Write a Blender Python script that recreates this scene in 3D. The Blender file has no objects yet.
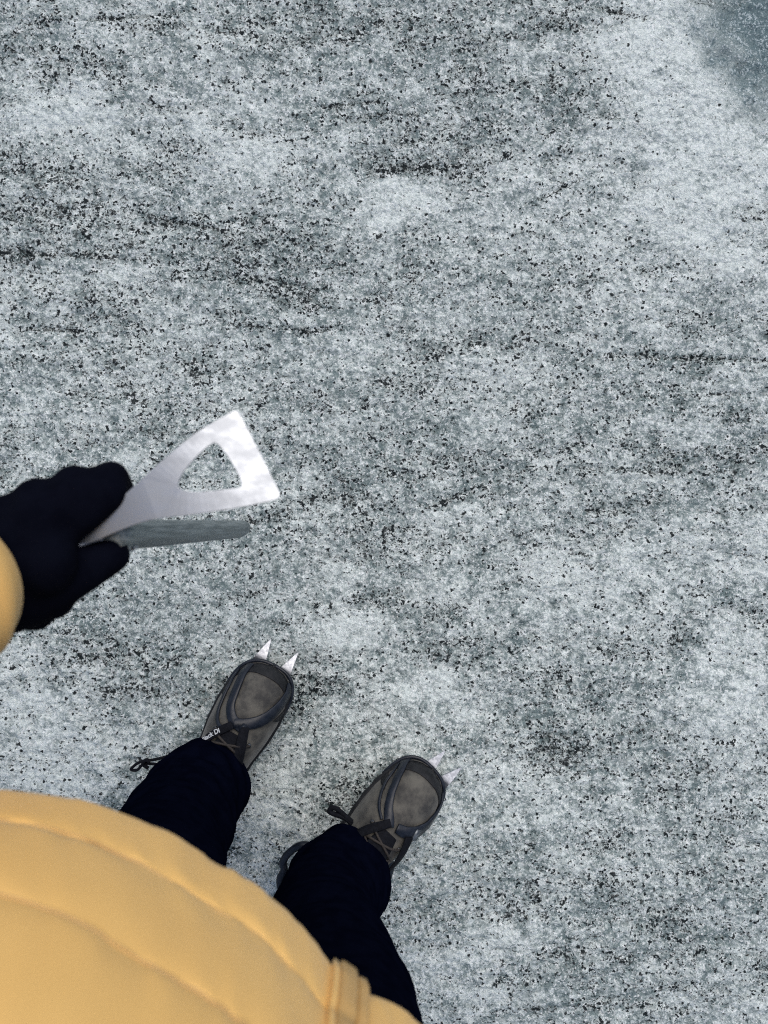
import bpy, bmesh, math, random
import numpy as np
from mathutils import Vector, Matrix, Euler

# ------------------------------------------------------------------ camera, world, sun, exposure
scene = bpy.context.scene
R = math.radians
CAM_H, TILT, FPX = 1.35, R(1.0), 770.0
cam_d = bpy.data.cameras.new('camera')
cam = bpy.data.objects.new('camera', cam_d)
scene.collection.objects.link(cam)
cam.location = (0, 0, CAM_H)
cam.rotation_euler = (TILT, 0, 0)
cam_d.sensor_fit = 'AUTO'
cam_d.sensor_width = 36
cam_d.lens = 36 * FPX / 1024
cam_d.clip_start = 0.01
cam_d.clip_end = 3000
cam_d.dof.use_dof = True
cam_d.dof.focus_distance = 1.28
cam_d.dof.aperture_fstop = cam_d.lens / 4.6
scene.camera = cam

SUN_EL, SUN_AZ = R(60), R(20)          # azimuth measured clockwise from +Y
world = bpy.data.worlds.new('World')
scene.world = world
world.use_nodes = True
wn = world.node_tree
sky = wn.nodes.new('ShaderNodeTexSky')
sky.sky_type = 'NISHITA'
sky.sun_disc = False
sky.sun_elevation = SUN_EL
sky.sun_rotation = SUN_AZ
sky.dust_density = 3.0
bg = wn.nodes['Background']
bg.inputs['Strength'].default_value = 0.10
wn.links.new(sky.outputs[0], bg.inputs['Color'])
sd = bpy.data.lights.new('sun', 'SUN')
sd.energy = 1.5
sd.angle = R(50)
sd.color = (1.0, 0.97, 0.92)
sun = bpy.data.objects.new('sun', sd)
scene.collection.objects.link(sun)
sv = Vector((math.sin(SUN_AZ) * math.cos(SUN_EL), math.cos(SUN_AZ) * math.cos(SUN_EL), math.sin(SUN_EL)))
sun.rotation_euler = sv.to_track_quat('Z', 'Y').to_euler()
vs = scene.view_settings
vs.view_transform = 'Standard'
vs.look = 'None'
vs.gamma = 1
vs.use_curve_mapping = False
vs.exposure = 0.28
scene.cycles.max_bounces = 5
scene.cycles.diffuse_bounces = 3
scene.cycles.glossy_bounces = 2
scene.cycles.use_denoising = False
scene.cycles.filter_width = 1.15

random.seed(5)
RNG = np.random.default_rng(7)
camM = Euler((TILT, 0, 0)).to_matrix()


def at(px, py, z):
    """world point at height z seen at photo pixel px, py"""
    d = camM @ Vector(((px - 384) / FPX, -(py - 512) / FPX, -1))
    t = (z - CAM_H) / d.z
    return Vector((0, 0, CAM_H)) + d * t


# ------------------------------------------------------------------ helpers
def link(o, parent=None):
    scene.collection.objects.link(o)
    if parent is not None:
        o.parent = parent
    return o


def mesh_obj(name, verts, faces, mat, parent=None, smooth=True):
    me = bpy.data.meshes.new(name)
    me.from_pydata([tuple(v) for v in verts], [], [tuple(f) for f in faces])
    me.validate()
    me.update()
    if mat:
        me.materials.append(mat)
    if smooth:
        me.shade_smooth()
    o = bpy.data.objects.new(name, me)
    return link(o, parent)


def bm_obj(name, bm, mat, parent=None, smooth=True):
    me = bpy.data.meshes.new(name)
    bm.normal_update()
    bm.to_mesh(me)
    bm.free()
    if mat:
        me.materials.append(mat)
    if smooth:
        me.shade_smooth()
    return link(bpy.data.objects.new(name, me), parent)


def tag(o, label=None, cat=None, group=None, kind=None):
    if label: o['label'] = label
    if cat: o['category'] = cat
    if group: o['group'] = group
    if kind: o['kind'] = kind
    return o


def bake(o, mods):
    """apply modifiers given as (type, dict) and return the same object with the new mesh"""
    for t, kw in mods:
        m = o.modifiers.new(t.lower(), t)
        for k, v in kw.items():
            setattr(m, k, v)
    dg = bpy.context.evaluated_depsgraph_get()
    dg.update()
    me = bpy.data.meshes.new_from_object(o.evaluated_get(dg))
    o.modifiers.clear()
    old = o.data
    name = old.name
    o.data = me
    bpy.data.meshes.remove(old)
    me.name = name
    me.shade_smooth()
    return o


def add_ball(bm, p, r, scale=(1, 1, 1), rot=None, seg=2):
    M = Matrix.Translation(Vector(p))
    if rot is not None:
        M = M @ rot.to_matrix().to_4x4()
    M = M @ Matrix.Diagonal((scale[0], scale[1], scale[2], 1))
    bmesh.ops.create_icosphere(bm, subdivisions=seg, radius=r, matrix=M)


def add_capsule(bm, p0, r0, p1, r1, seg=2):
    p0, p1 = Vector(p0), Vector(p1)
    L = (p1 - p0).length
    n = max(2, int(L / (0.35 * min(r0, r1))) + 1)
    for i in range(n + 1):
        t = i / n
        add_ball(bm, p0.lerp(p1, t), r0 + (r1 - r0) * t, seg=seg)


def chain(bm, pts, seg=2):
    for (a, ra), (b, rb) in zip(pts[:-1], pts[1:]):
        add_capsule(bm, a, ra, b, rb, seg)


def blob(name, bm, mat, parent, voxel, smooth=4):
    o = bm_obj(name, bm, mat, parent)
    return bake(o, [('REMESH', dict(mode='VOXEL', voxel_size=voxel, use_smooth_shade=True)),
                    ('SMOOTH', dict(factor=0.5, iterations=smooth))])


def catmull(pts, n):
    pts = [np.array(p, float) for p in pts]
    P = [2 * pts[0] - pts[1]] + pts + [2 * pts[-1] - pts[-2]]
    out = []
    for i in range(1, len(P) - 2):
        for k in range(n):
            t = k / n
            a, b, c, d = P[i - 1], P[i], P[i + 1], P[i + 2]
            out.append(0.5 * ((2 * b) + (-a + c) * t + (2 * a - 5 * b + 4 * c - d) * t * t + (-a + 3 * b - 3 * c + d) * t ** 3))
    out.append(pts[-1])
    return out


# lattice value noise in numpy -------------------------------------------------
LAT = np.random.default_rng(11).random((8, 512, 512)).astype(np.float32)


def vnoise1(x, y, seed):
    L = LAT[seed % 8]
    x = x + seed * 17.31
    y = y + seed * 5.77
    xi = np.floor(x).astype(np.int64); yi = np.floor(y).astype(np.int64)
    fx = x - xi; fy = y - yi
    fx = fx * fx * (3 - 2 * fx); fy = fy * fy * (3 - 2 * fy)
    a = L[xi & 511, yi & 511]; b = L[(xi + 1) & 511, yi & 511]
    c = L[xi & 511, (yi + 1) & 511]; d = L[(xi + 1) & 511, (yi + 1) & 511]
    return (a * (1 - fx) + b * fx) * (1 - fy) + (c * (1 - fx) + d * fx) * fy


def fnoise(x, y, scale, seed, octv=4, rough=0.55):
    s = 0; amp = 1; tot = 0
    ca, sa = math.cos(0.6), math.sin(0.6)
    for k in range(octv):
        s = s + amp * vnoise1(x * scale, y * scale, seed + k * 3)
        tot += amp; amp *= rough; scale *= 2.07
        x, y = x * ca - y * sa, x * sa + y * ca
    return s / tot


# ------------------------------------------------------------------ materials
def nmat(name):
    m = bpy.data.materials.new(name)
    m.use_nodes = True
    nt = m.node_tree
    return m, nt, nt.nodes['Principled BSDF']


def N(nt, t, **kw):
    n = nt.nodes.new(t)
    for k, v in kw.items():
        if k in n.inputs.keys() if hasattr(n.inputs, 'keys') else False:
            n.inputs[k].default_value = v
        else:
            setattr(n, k, v)
    return n


def L(nt, a, b):
    nt.links.new(a, b)


def noise_node(nt, vec, scale, detail=4, rough=0.55, dist=0.0):
    n = nt.nodes.new('ShaderNodeTexNoise')
    n.inputs['Scale'].default_value = scale
    n.inputs['Detail'].default_value = detail
    n.inputs['Roughness'].default_value = rough
    n.inputs['Distortion'].default_value = dist
    L(nt, vec, n.inputs['Vector'])
    return n.outputs[0]


def math_node(nt, op, a, b=None, c=None, clamp=False):
    n = nt.nodes.new('ShaderNodeMath')
    n.operation = op
    n.use_clamp = clamp
    for i, v in enumerate((a, b, c)):
        if v is None: continue
        if hasattr(v, 'is_linked') or hasattr(v, 'links'):
            L(nt, v, n.inputs[i])
        else:
            n.inputs[i].default_value = v
    return n.outputs[0]


def smap(nt, v, lo, hi, a=0.0, b=1.0):
    n = nt.nodes.new('ShaderNodeMapRange')
    n.interpolation_type = 'SMOOTHSTEP'
    for key, val in (('Value', v), ('From Min', lo), ('From Max', hi), ('To Min', a), ('To Max', b)):
        if hasattr(val, 'links'):
            L(nt, val, n.inputs[key])
        else:
            n.inputs[key].default_value = val
    return n.outputs[0]


def mixc(nt, f, a, b, mode='MIX'):
    n = nt.nodes.new('ShaderNodeMix')
    n.data_type = 'RGBA'
    n.blend_type = mode
    for i, v in ((0, f), (6, a), (7, b)):
        if hasattr(v, 'links'):
            L(nt, v, n.inputs[i])
        else:
            n.inputs[i].default_value = v if i == 0 else (*v, 1)
    return n.outputs[2]


def bump(nt, h, strength, dist, normal=None):
    n = nt.nodes.new('ShaderNodeBump')
    n.inputs['Strength'].default_value = strength
    n.inputs['Distance'].default_value = dist
    L(nt, h, n.inputs['Height'])
    if normal is not None:
        L(nt, normal, n.inputs['Normal'])
    return n.outputs[0]


def simple_mat(name, c1, c2, scale, rough=0.6, metal=0.0, bs=0.0, bd=0.001, detail=5, sheen=0.0, r2=None, coat=0.0, stretch=None, spec=0.5):
    m, nt, p = nmat(name)
    tc = nt.nodes.new('ShaderNodeTexCoord')
    v = tc.outputs['Object']
    if stretch:
        mp = nt.nodes.new('ShaderNodeMapping')
        mp.inputs['Scale'].default_value = stretch
        L(nt, v, mp.inputs['Vector'])
        v = mp.outputs[0]
    n = noise_node(nt, v, scale, detail, 0.6)
    f = smap(nt, n, 0.35, 0.65)
    L(nt, mixc(nt, f, c1, c2), p.inputs['Base Color'])
    p.inputs['Metallic'].default_value = metal
    p.inputs['Specular IOR Level'].default_value = spec
    if r2 is not None:
        L(nt, smap(nt, n, 0.3, 0.7, rough, r2), p.inputs['Roughness'])
    else:
        p.inputs['Roughness'].default_value = rough
    if bs:
        nf = noise_node(nt, v, scale * 6, 3, 0.6)
        L(nt, bump(nt, nf, bs, bd), p.inputs['Normal'])
    if sheen:
        p.inputs['Sheen Weight'].default_value = sheen
        p.inputs['Sheen Roughness'].default_value = 0.5
    if coat:
        p.inputs['Coat Weight'].default_value = coat
    return m


def ice_material():
    m, nt, p = nmat('glacier_ice')
    tc = nt.nodes.new('ShaderNodeTexCoord')
    v0 = tc.outputs['Object']
    def attr(nm):
        a = nt.nodes.new('ShaderNodeAttribute'); a.attribute_name = nm
        return a.outputs['Fac']
    dirt, frost, melt = attr('dirt'), attr('frost'), attr('melt')

    def warp(vec, scale, amt):
        w = nt.nodes.new('ShaderNodeTexNoise'); w.inputs['Scale'].default_value = scale; w.inputs['Detail'].default_value = 2
        L(nt, vec, w.inputs['Vector'])
        a = nt.nodes.new('ShaderNodeVectorMath'); a.operation = 'SCALE'; a.inputs['Scale'].default_value = amt
        L(nt, w.outputs['Color'], a.inputs[0])
        b = nt.nodes.new('ShaderNodeVectorMath'); b.operation = 'ADD'
        L(nt, vec, b.inputs[0]); L(nt, a.outputs[0], b.inputs[1])
        return b.outputs[0]
    v = warp(v0, 420, 0.0042)

    def cells(scale, vec=v):
        vor = nt.nodes.new('ShaderNodeTexVoronoi'); vor.feature = 'F1'
        vor.inputs['Scale'].default_value = scale
        L(nt, vec, vor.inputs['Vector'])
        sep = nt.nodes.new('ShaderNodeSeparateColor'); L(nt, vor.outputs['Color'], sep.inputs[0])
        return vor.outputs['Distance'], sep.outputs[0], sep.outputs[1], vor.outputs['Position']
    dA, rA, gA, pA = cells(250)
    dB, rB, gB, pB = cells(125)
    dC, rC, gC, pC = cells(420)

    def add(*a):
        r = a[0]
        for x in a[1:]: r = math_node(nt, 'ADD', r, x)
        return r
    def mul(a, b): return math_node(nt, 'MULTIPLY', a, b)
    def cen(a): return math_node(nt, 'SUBTRACT', a, 0.5)
    n_big = noise_node(nt, v0, 20, 4, 0.6)
    n_mid = noise_node(nt, v0, 62, 5, 0.62)
    n_fine = noise_node(nt, v0, 210, 4, 0.7)
    comb = add(0.5, mul(cen(n_big), 0.85), mul(cen(n_mid), 1.15), mul(cen(n_fine), 0.75), mul(cen(rA), 0.24), mul(cen(rB), 0.15),
               mul(cen(rC), 0.16), mul(cen(frost), 0.42))
    f = smap(nt, comb, 0.16, 0.88)
    col = mixc(nt, f, ICE_CLEAR, ICE_WHITE)
    # cloudy white crystals and clear dark ones
    gl = smap(nt, add(gC, mul(cen(n_fine), 0.8), mul(cen(n_mid), 0.8)), 0.78, 0.90, 0.0, 0.72)
    col = mixc(nt, gl, col, (0.88, 0.91, 0.91))
    dkc = smap(nt, add(gA, mul(cen(n_fine), 1.0)), 0.82, 0.94, 0.0, 0.35)
    col = mixc(nt, dkc, col, (0.085, 0.125, 0.130))
    # melt hollow: dark clear blue ice with small bubbles
    bub = smap(nt, add(gC, mul(cen(n_mid), 0.9)), 0.62, 0.95)
    mcol = mixc(nt, mul(bub, mul(smap(nt, n_mid, 0.30, 0.6), 0.9)), (0.110, 0.165, 0.180), (0.50, 0.58, 0.60))
    mm = smap(nt, add(melt, mul(cen(comb), 0.8)), 0.15, 0.85)
    col = mixc(nt, mm, col, mcol)
    # fine silt staining round the grit
    silt = mul(smap(nt, noise_node(nt, v0, 75, 4, 0.7), 0.36, 0.72), mul(dirt, 0.55))
    col = mixc(nt, silt, col, (0.088, 0.090, 0.070))
    # black grains: whole crystals of three sizes turn dark where it is dirty
    def specks(rnd, dist, pos, nscale, base, gain, clump, edge):
        n = noise_node(nt, pos, nscale, 3, 0.65)
        P = add(base, mul(dirt, gain), mul(cen(n), clump))
        on = smap(nt, math_node(nt, 'SUBTRACT', P, rnd), 0.0, 0.03)
        return on if edge is None else mul(on, smap(nt, dist, edge[1], edge[0]))
    s1 = specks(rA, dA, pA, 62, -0.20, 0.42, 1.80, None)
    s2 = specks(gB, dB, pB, 38, -0.25, 0.28, 1.35, (0.30, 0.60))
    s3 = specks(rC, dC, pC, 80, -0.17, 0.40, 1.60, None)
    mp = nt.nodes.new('ShaderNodeMapping'); mp.inputs['Scale'].default_value = (0.72, 1.25, 1)
    mp.inputs['Rotation'].default_value = (0, 0, 0.12)
    L(nt, v0, mp.inputs['Vector'])
    dens = noise_node(nt, mp.outputs[0], 34, 4, 0.6)
    def flecks(scale, det, ro, base, gain, cl, w):
        n = noise_node(nt, mp.outputs[0], scale, det, ro)
        return smap(nt, add(n, mul(dirt, gain), mul(cen(dens), cl)), base, base + w)
    s4 = flecks(150, 4, 0.72, 0.668, 0.080, 0.30, 0.022)
    s5 = flecks(88, 5, 0.74, 0.700, 0.105, 0.34, 0.022)
    s_ = math_node(nt, 'MAXIMUM', math_node(nt, 'MAXIMUM', s1, s2), mul(s3, 0.85))
    s_ = math_node(nt, 'MAXIMUM', s_, math_node(nt, 'MAXIMUM', s4, s5))
    s_ = mul(s_, math_node(nt, 'SUBTRACT', 1.0, mul(mm, 0.85)))
    # thin branching cracks and runnels full of dust
    nr = noise_node(nt, warp(v0, 30, 0.03), 26, 3, 0.6)
    rid = math_node(nt, 'ABSOLUTE', cen(nr))
    crack = mul(smap(nt, rid, 0.013, 0.002), smap(nt, add(mul(dirt, 0.8), mul(cen(n_mid), 2.0), 0.0), 0.42, 0.70))
    s_ = math_node(nt, 'MAXIMUM', s_, mul(crack, mul(smap(nt, rC, 0.35, 0.5), 0.85)))
    nd = noise_node(nt, v0, 300, 2, 0.5)
    dirtcol = mixc(nt, smap(nt, nd, 0.4, 0.7), (0.002, 0.004, 0.006), (0.015, 0.021, 0.023))
    col = mixc(nt, mul(s_, 0.96), col, dirtcol)
    L(nt, col, p.inputs['Base Color'])
    L(nt, smap(nt, rA, 0.0, 1.0, 0.12, 0.50), p.inputs['Roughness'])
    L(nt, smap(nt, s_, 0.0, 1.0, 0.5, 0.05), p.inputs['Specular IOR Level'])
    p.inputs['IOR'].default_value = 1.31
    # crystal facets: every grain tilts its own way
    h = add(mul(n_fine, 0.8), mul(n_mid, 1.6), mul(rA, 0.22), mul(rB, 0.30), mul(s_, -0.35))
    b1 = bump(nt, h, 0.80, 0.0044)
    b2 = bump(nt, dB, 0.35, 0.003, b1)
    L(nt, b2, p.inputs['Normal'])
    return m


ICE_CLEAR = (0.150, 0.202, 0.205)
ICE_WHITE = (0.74, 0.81, 0.79)

M = {}
M['ice'] = ice_material()
M['grit'] = simple_mat('grit', (0.010, 0.012, 0.013), (0.035, 0.038, 0.036), 60, 0.6)
M['steel'] = simple_mat('brushed_steel', (0.415, 0.435, 0.465), (0.33, 0.348, 0.375), 70, 0.30, 0.90, 0.10, 0.0002, r2=0.42, stretch=(.8, 1.3, 1))
M['point_steel'] = simple_mat('worn_steel', (0.74, 0.75, 0.77), (0.50, 0.51, 0.53), 90, 0.42, 0.6, 0.3, 0.0006, r2=0.6)
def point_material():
    m, nt, p = nmat('dark_root_point_steel')
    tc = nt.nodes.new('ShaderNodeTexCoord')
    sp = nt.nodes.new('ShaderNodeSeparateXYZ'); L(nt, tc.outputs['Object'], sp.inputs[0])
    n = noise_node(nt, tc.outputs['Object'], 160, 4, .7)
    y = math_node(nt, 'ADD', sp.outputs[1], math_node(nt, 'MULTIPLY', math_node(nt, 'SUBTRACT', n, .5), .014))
    f = smap(nt, y, .297, .307)  # colour goes from dark at the root to bright at the tip
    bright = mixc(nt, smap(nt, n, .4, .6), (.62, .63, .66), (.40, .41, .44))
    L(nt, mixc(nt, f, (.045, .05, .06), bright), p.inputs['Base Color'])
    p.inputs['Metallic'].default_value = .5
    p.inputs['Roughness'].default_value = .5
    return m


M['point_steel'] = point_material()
M['dark_steel'] = simple_mat('dark_steel', (0.10, 0.11, 0.125), (0.06, 0.065, 0.075), 80, 0.45, 0.7)
M['shaft'] = simple_mat('grey_anodised', (0.10, 0.13, 0.14), (0.28, 0.32, 0.33), 60, 0.40, 0.5, 0.2, 0.0006, stretch=(6, 6, 0.25), r2=0.55)
M['leather'] = simple_mat('nubuck_leather', (0.100, 0.094, 0.080), (0.026, 0.025, 0.024), 30, 0.75, 0, 0.45, 0.0006, sheen=0.15)
M['leather_edge'] = simple_mat('leather_edge', (0.05, 0.048, 0.044), (0.03, 0.029, 0.027), 50, 0.7, 0, 0.3, 0.0006)
M['rubber'] = simple_mat('sole_rubber', (0.008, 0.009, 0.011), (0.018, 0.019, 0.022), 60, 0.7, 0, 0.3, 0.0006, spec=0.25)
M['harness'] = simple_mat('harness_plastic', (0.006, 0.009, 0.016), (0.013, 0.017, 0.027), 70, 0.34, 0, 0.25, 0.0005, r2=0.5, spec=0.35)
M['webbing'] = simple_mat('black_webbing', (0.003, 0.0035, 0.006), (0.006, 0.007, 0.011), 200, 0.8, 0, 0.4, 0.0005, spec=0.15)
M['buckle'] = simple_mat('buckle', (0.16, 0.18, 0.20), (0.06, 0.07, 0.085), 120, 0.3, 0.4, 0.2, 0.0005)
M['lace'] = simple_mat('boot_lace', (0.034, 0.027, 0.023), (0.016, 0.013, 0.012), 300, 0.8)
M['print'] = simple_mat('white_print', (0.62, 0.64, 0.66), (0.5, 0.52, 0.54), 200, 0.6)
M['glove'] = simple_mat('glove_fabric', (0.0014, 0.0018, 0.0050), (0.0022, 0.0028, 0.0070), 60, 0.9, 0, 0.5, 0.0008, spec=0.03)
M['trouser'] = simple_mat('trouser_fabric', (0.0012, 0.0017, 0.0055), (0.0020, 0.0028, 0.0085), 50, 0.9, 0, 0.1, 0.0004, spec=0.0)
M['jacket'] = simple_mat('jacket_nylon', (0.745, 0.460, 0.152), (0.715, 0.435, 0.140), 9, 0.46, 0, 0.15, 0.0010, sheen=0.1, spec=0.4)
M['zip'] = simple_mat('zip_flap', (0.57, 0.355, 0.135), (0.52, 0.32, 0.115), 20, 0.5)
M['skin'] = simple_mat('skin', (0.62, 0.40, 0.30), (0.56, 0.34, 0.25), 20, 0.5, 0, 0.1, 0.0005)
M['hair'] = simple_mat('hair', (0.035, 0.022, 0.014), (0.07, 0.045, 0.028), 120, 0.6, 0, 0.8, 0.002)
M['eye'] = simple_mat('eye', (0.75, 0.74, 0.72), (0.68, 0.66, 0.64), 30, 0.2)


# ------------------------------------------------------------------ ice ground
def axis(c0, c1, step, far):
    inner = np.arange(c0, c1 + step * 0.5, step)
    out = []
    d, x = step, c1
    while x < far:
        d *= 1.16
        x += d
        out.append(x)
    return np.concatenate([np.array([c0 - (o - c1) for o in out])[::-1], inner, np.array(out)])


def spot(X, Y, px, py, rx, ry=None, ang=0):
    ry = ry or rx
    c = at(px, py, 0)
    s = CAM_H / FPX
    dx, dy = X - c.x, Y - c.y
    a = R(ang)
    u = dx * math.cos(a) + dy * math.sin(a)
    w = -dx * math.sin(a) + dy * math.cos(a)
    return np.exp(-(u / (rx * s)) ** 2 - (w / (ry * s)) ** 2)


# dirty streaks and clumps, clean frosty patches (read off the photograph)
DIRTY = [(190, 35, 60, 18, 5, .35), (345, 104, 28, 2.6, -6, 1.3), (60, 205, 90, 40, 0, .35), (40, 254, 70, 3, 3, 1.1), (25, 30, 35, 12, -20, .4),
         (200, 130, 60, 30, 0, .25), (430, 160, 60, 18, 8, .35), (400, 167, 45, 3, 2, 1.0), (180, 222, 50, 2.5, 12, .9), (300, 330, 60, 2.5, 4, .8), (560, 190, 40, 2.5, -25, .9), (110, 20, 50, 2.5, -4, .9), (620, 470, 70, 2.5, 3, .8), (700, 395, 60, 2.5, -2, .8), (60, 330, 70, 2.5, 4, .8), (440, 352, 70, 16, -4, .38), (230, 250, 120, 40, 0, .28),
         (600, 95, 60, 22, -40, .35), (545, 130, 50, 30, 0, .15), (700, 358, 90, 3, 2, 1.1), (120, 325, 110, 30, 0, .30), (250, 370, 90, 40, 0, .25),
         (632, 16, 32, 4, 10, 1.3), (655, 280, 80, 20, -20, .15), (300, 300, 60, 30, 0, .15), (490, 470, 110, 30, 0, .24), (400, 560, 60, 50, 0, .18),
         (170, 440, 60, 40, 0, .15), (100, 650, 80, 50, 0, .25), (300, 690, 60, 40, -30, .18), (700, 440, 80, 30, 0, .18), (660, 640, 60, 50, 0, .1),
         (690, 800, 80, 60, 0, .18), (560, 720, 60, 60, 0, .1), (480, 900, 80, 40, 0, .1), (740, 170, 60, 12, -10, .2), (560, 270, 70, 30, 0, .2),
         (600, 960, 90, 30, 0, .15), (75, 375, 60, 30, 0, .2), (395, 20, 50, 12, 5, .2), (300, 30, 60, 20, 0, .15)]
CLEAN = [(65, 115, 70, 30, 0, .45), (395, 208, 38, 24, 0, .6), (250, 150, 70, 18, 0, .35), (690, 190, 70, 40, -30, .5), (665, 50, 55, 60, 0, .6),
         (605, 120, 30, 16, 0, .2), (345, 632, 30, 24, 0, .6), (560, 572, 42, 26, 0, .5), (495, 372, 32, 16, 0, .4), (470, 522, 34, 14, 0, .35),
         (30, 690, 60, 30, 0, .35), (60, 760, 60, 36, 0, .5), (720, 260, 60, 30, 0, .35), (430, 690, 50, 30, 0, .3), (540, 55, 40, 20, 0, .25),
         (450, 250, 30, 14, 0, .2), (150, 280, 50, 14, 0, .2), (740, 700, 50, 60, 0, .2), (520, 800, 60, 40, 0, .15), (650, 540, 60, 30, 0, .2),
         (20, 70, 60, 14, 0, .2), (260, 790, 40, 50, 0, .3), (740, 560, 50, 30, 0, .25), (440, 980, 50, 40, 0, .2), (330, 560, 40, 20, 0, .2)]


def fields(X, Y):
    wx = X + 0.05 * (fnoise(X, Y, 9, 1) - .5)
    wy = Y + 0.05 * (fnoise(X, Y, 9, 2) - .5)
    macro = fnoise(wx, wy * 1.5, 4.0, 3, 5, .6)
    mid = fnoise(wx, wy * 1.35, 19, 4, 4, .6)
    streak = fnoise(wx * 0.45 + wy * .06, wy * 4.2, 13, 5, 4, .6)
    dirt = 0.44 + 0.50 * (macro - .5) + 0.80 * (mid - .5) + 0.85 * (streak - .5)
    frost = 0.50 - 0.5 * (macro - .5) + 0.8 * (fnoise(X, Y, 13, 6, 4, .6) - .5)
    for (px, py, a, b, g, k) in DIRTY:
        s = spot(X, Y, px, py, a, b, -g)
        dirt = dirt + k * (0.55 if b > 4 else 0.75) * s * (0.5 + mid)
    for (px, py, a, b, g, k) in CLEAN:
        s = spot(wx + .05 * (mid - .5), wy + .07 * (streak - .5), px, py, a, b, -g)
        dirt = dirt - 0.8 * k * s
        frost = frost + 1.7 * k * s
    c = at(800, 10, 0)
    ux, uy = (wx - c.x), (wy - c.y)
    dd = np.sqrt((ux / 1.0) ** 2 + (uy / 1.15) ** 2) * FPX / CAM_H + 60 * (fnoise(X, Y, 16, 2, 3) - .5)
    melt = np.clip((132 - dd) / 95, 0, 1)
    # line of clean ice along the rim of the hollow
    rim = np.exp(-((dd - 150) / 34) ** 2)
    dirt = dirt - 0.35 * rim - 0.5 * melt
    frost = frost + 0.35 * rim
    return np.clip(dirt, 0, 1.2), np.clip(frost, 0, 1.1), melt, mid


def height(X, Y, dirt, frost, melt):
    h = 0.030 * (fnoise(X, Y, 2.2, 7, 3, .5) - .5)
    h = h + 0.012 * (fnoise(X, Y * 1.4, 14, 8, 3, .55) - .5)
    h = h + 0.0065 * (fnoise(X, Y, 70, 9, 3, .65) - .5)
    cell = fnoise(X, Y, 190, 12, 1)
    h = h + 0.0030 * (cell - .5)
    h = h + 0.004 * (frost - .5) - 0.003 * dirt
    h = h - 0.03 * melt * melt * (3 - 2 * melt)
    far = np.clip((np.sqrt(X * X + Y * Y) - 3) / 60, 0, 1)
    h = h + far * 4.0 * (fnoise(X, Y, 0.02, 13, 4, .5) - .5)
    return h


def make_ground():
    xs = axis(-1.15, 1.15, 0.0026, 900)
    ys = axis(-1.15, 1.25, 0.0026, 900)
    nx, ny = len(xs), len(ys)
    X, Y = np.meshgrid(xs, ys, indexing='ij')
    dirt, frost, melt, _ = fields(X, Y)
    Z = height(X, Y, dirt, frost, melt)
    co = np.stack([X, Y, Z], -1).reshape(-1, 3).astype(np.float32)
    idx = np.arange(nx * ny).reshape(nx, ny)
    f = np.stack([idx[:-1, :-1], idx[1:, :-1], idx[1:, 1:], idx[:-1, 1:]], -1).reshape(-1, 4)
    me = bpy.data.meshes.new('ice_ground')
    me.vertices.add(len(co)); me.vertices.foreach_set('co', co.ravel())
    me.loops.add(f.size); me.loops.foreach_set('vertex_index', f.ravel().astype(np.int32))
    me.polygons.add(len(f))
    me.polygons.foreach_set('loop_start', (np.arange(len(f)) * 4).astype(np.int32))
    me.polygons.foreach_set('loop_total', np.full(len(f), 4, np.int32))
    me.update(calc_edges=True)
    for nm, arr in (('dirt', dirt), ('frost', frost), ('melt', melt)):
        a = me.attributes.new(nm, 'FLOAT', 'POINT')
        a.data.foreach_set('value', arr.ravel().astype(np.float32))
    me.materials.append(M['ice'])
    me.shade_smooth()
    o = link(bpy.data.objects.new('ice_ground', me))
    tag(o, 'pale bluish glacier ice speckled with black grit', kind='structure')
    return o


def ground_z(x, y):
    X, Y = np.array([[x]]), np.array([[y]])
    d, f, m, _ = fields(X, Y)
    return float(height(X, Y, d, f, m)[0, 0])


def make_grit():
    n = 160000
    x = RNG.uniform(-0.95, 0.95, n); y = RNG.uniform(-1.0, 1.05, n)
    d, fr, me_, mid = fields(x[None, :], y[None, :])
    keep = RNG.random(n) < np.clip((d[0] - 0.18), 0, 1) ** 2 * 1.0 * (1 - me_[0])
    # clumping
    keep &= RNG.random(n) < np.clip((fnoise(x[None, :], y[None, :], 60, 21, 3, .6)[0] - .42) * 5, 0.02, 1)
    x, y = x[keep][:26000], y[keep][:26000]
    X, Y = x[None, :], y[None, :]
    d, fr, me_, _ = fields(X, Y)
    z = height(X, Y, d, fr, me_)[0]
    base = np.array([[1, 0, 0], [-1, 0, 0], [0, 1, 0], [0, -1, 0], [0, 0, .6], [0, 0, -.6]], float)
    fc = np.array([[0, 2, 4], [2, 1, 4], [1, 3, 4], [3, 0, 4], [2, 0, 5], [1, 2, 5], [3, 1, 5], [0, 3, 5]])
    k = len(x)
    size = 0.0007 + 0.0017 * RNG.random(k) ** 3
    V = base[None] * (1 + 0.5 * (RNG.random((k, 6, 3)) - .5)) * size[:, None, None]
    V[:, :, 0] *= RNG.uniform(.8, 2.0, k)[:, None]
    a = RNG.uniform(0, 2 * np.pi, k)
    ca, sa = np.cos(a)[:, None], np.sin(a)[:, None]
    VX = V[:, :, 0] * ca - V[:, :, 1] * sa + x[:, None]
    VY = V[:, :, 0] * sa + V[:, :, 1] * ca + y[:, None]
    VZ = V[:, :, 2] + z[:, None] + 0.0002
    co = np.stack([VX, VY, VZ], -1).reshape(-1, 3)
    F = (fc[None] + (np.arange(k) * 6)[:, None, None]).reshape(-1, 3)
    o = mesh_obj('grit', co.tolist(), F.tolist(), M['grit'], smooth=False)
    tag(o, 'fine black grit scattered over the glacier ice', 'grit', kind='stuff')
    print('grit', k)


make_ground()
make_grit()

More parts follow.
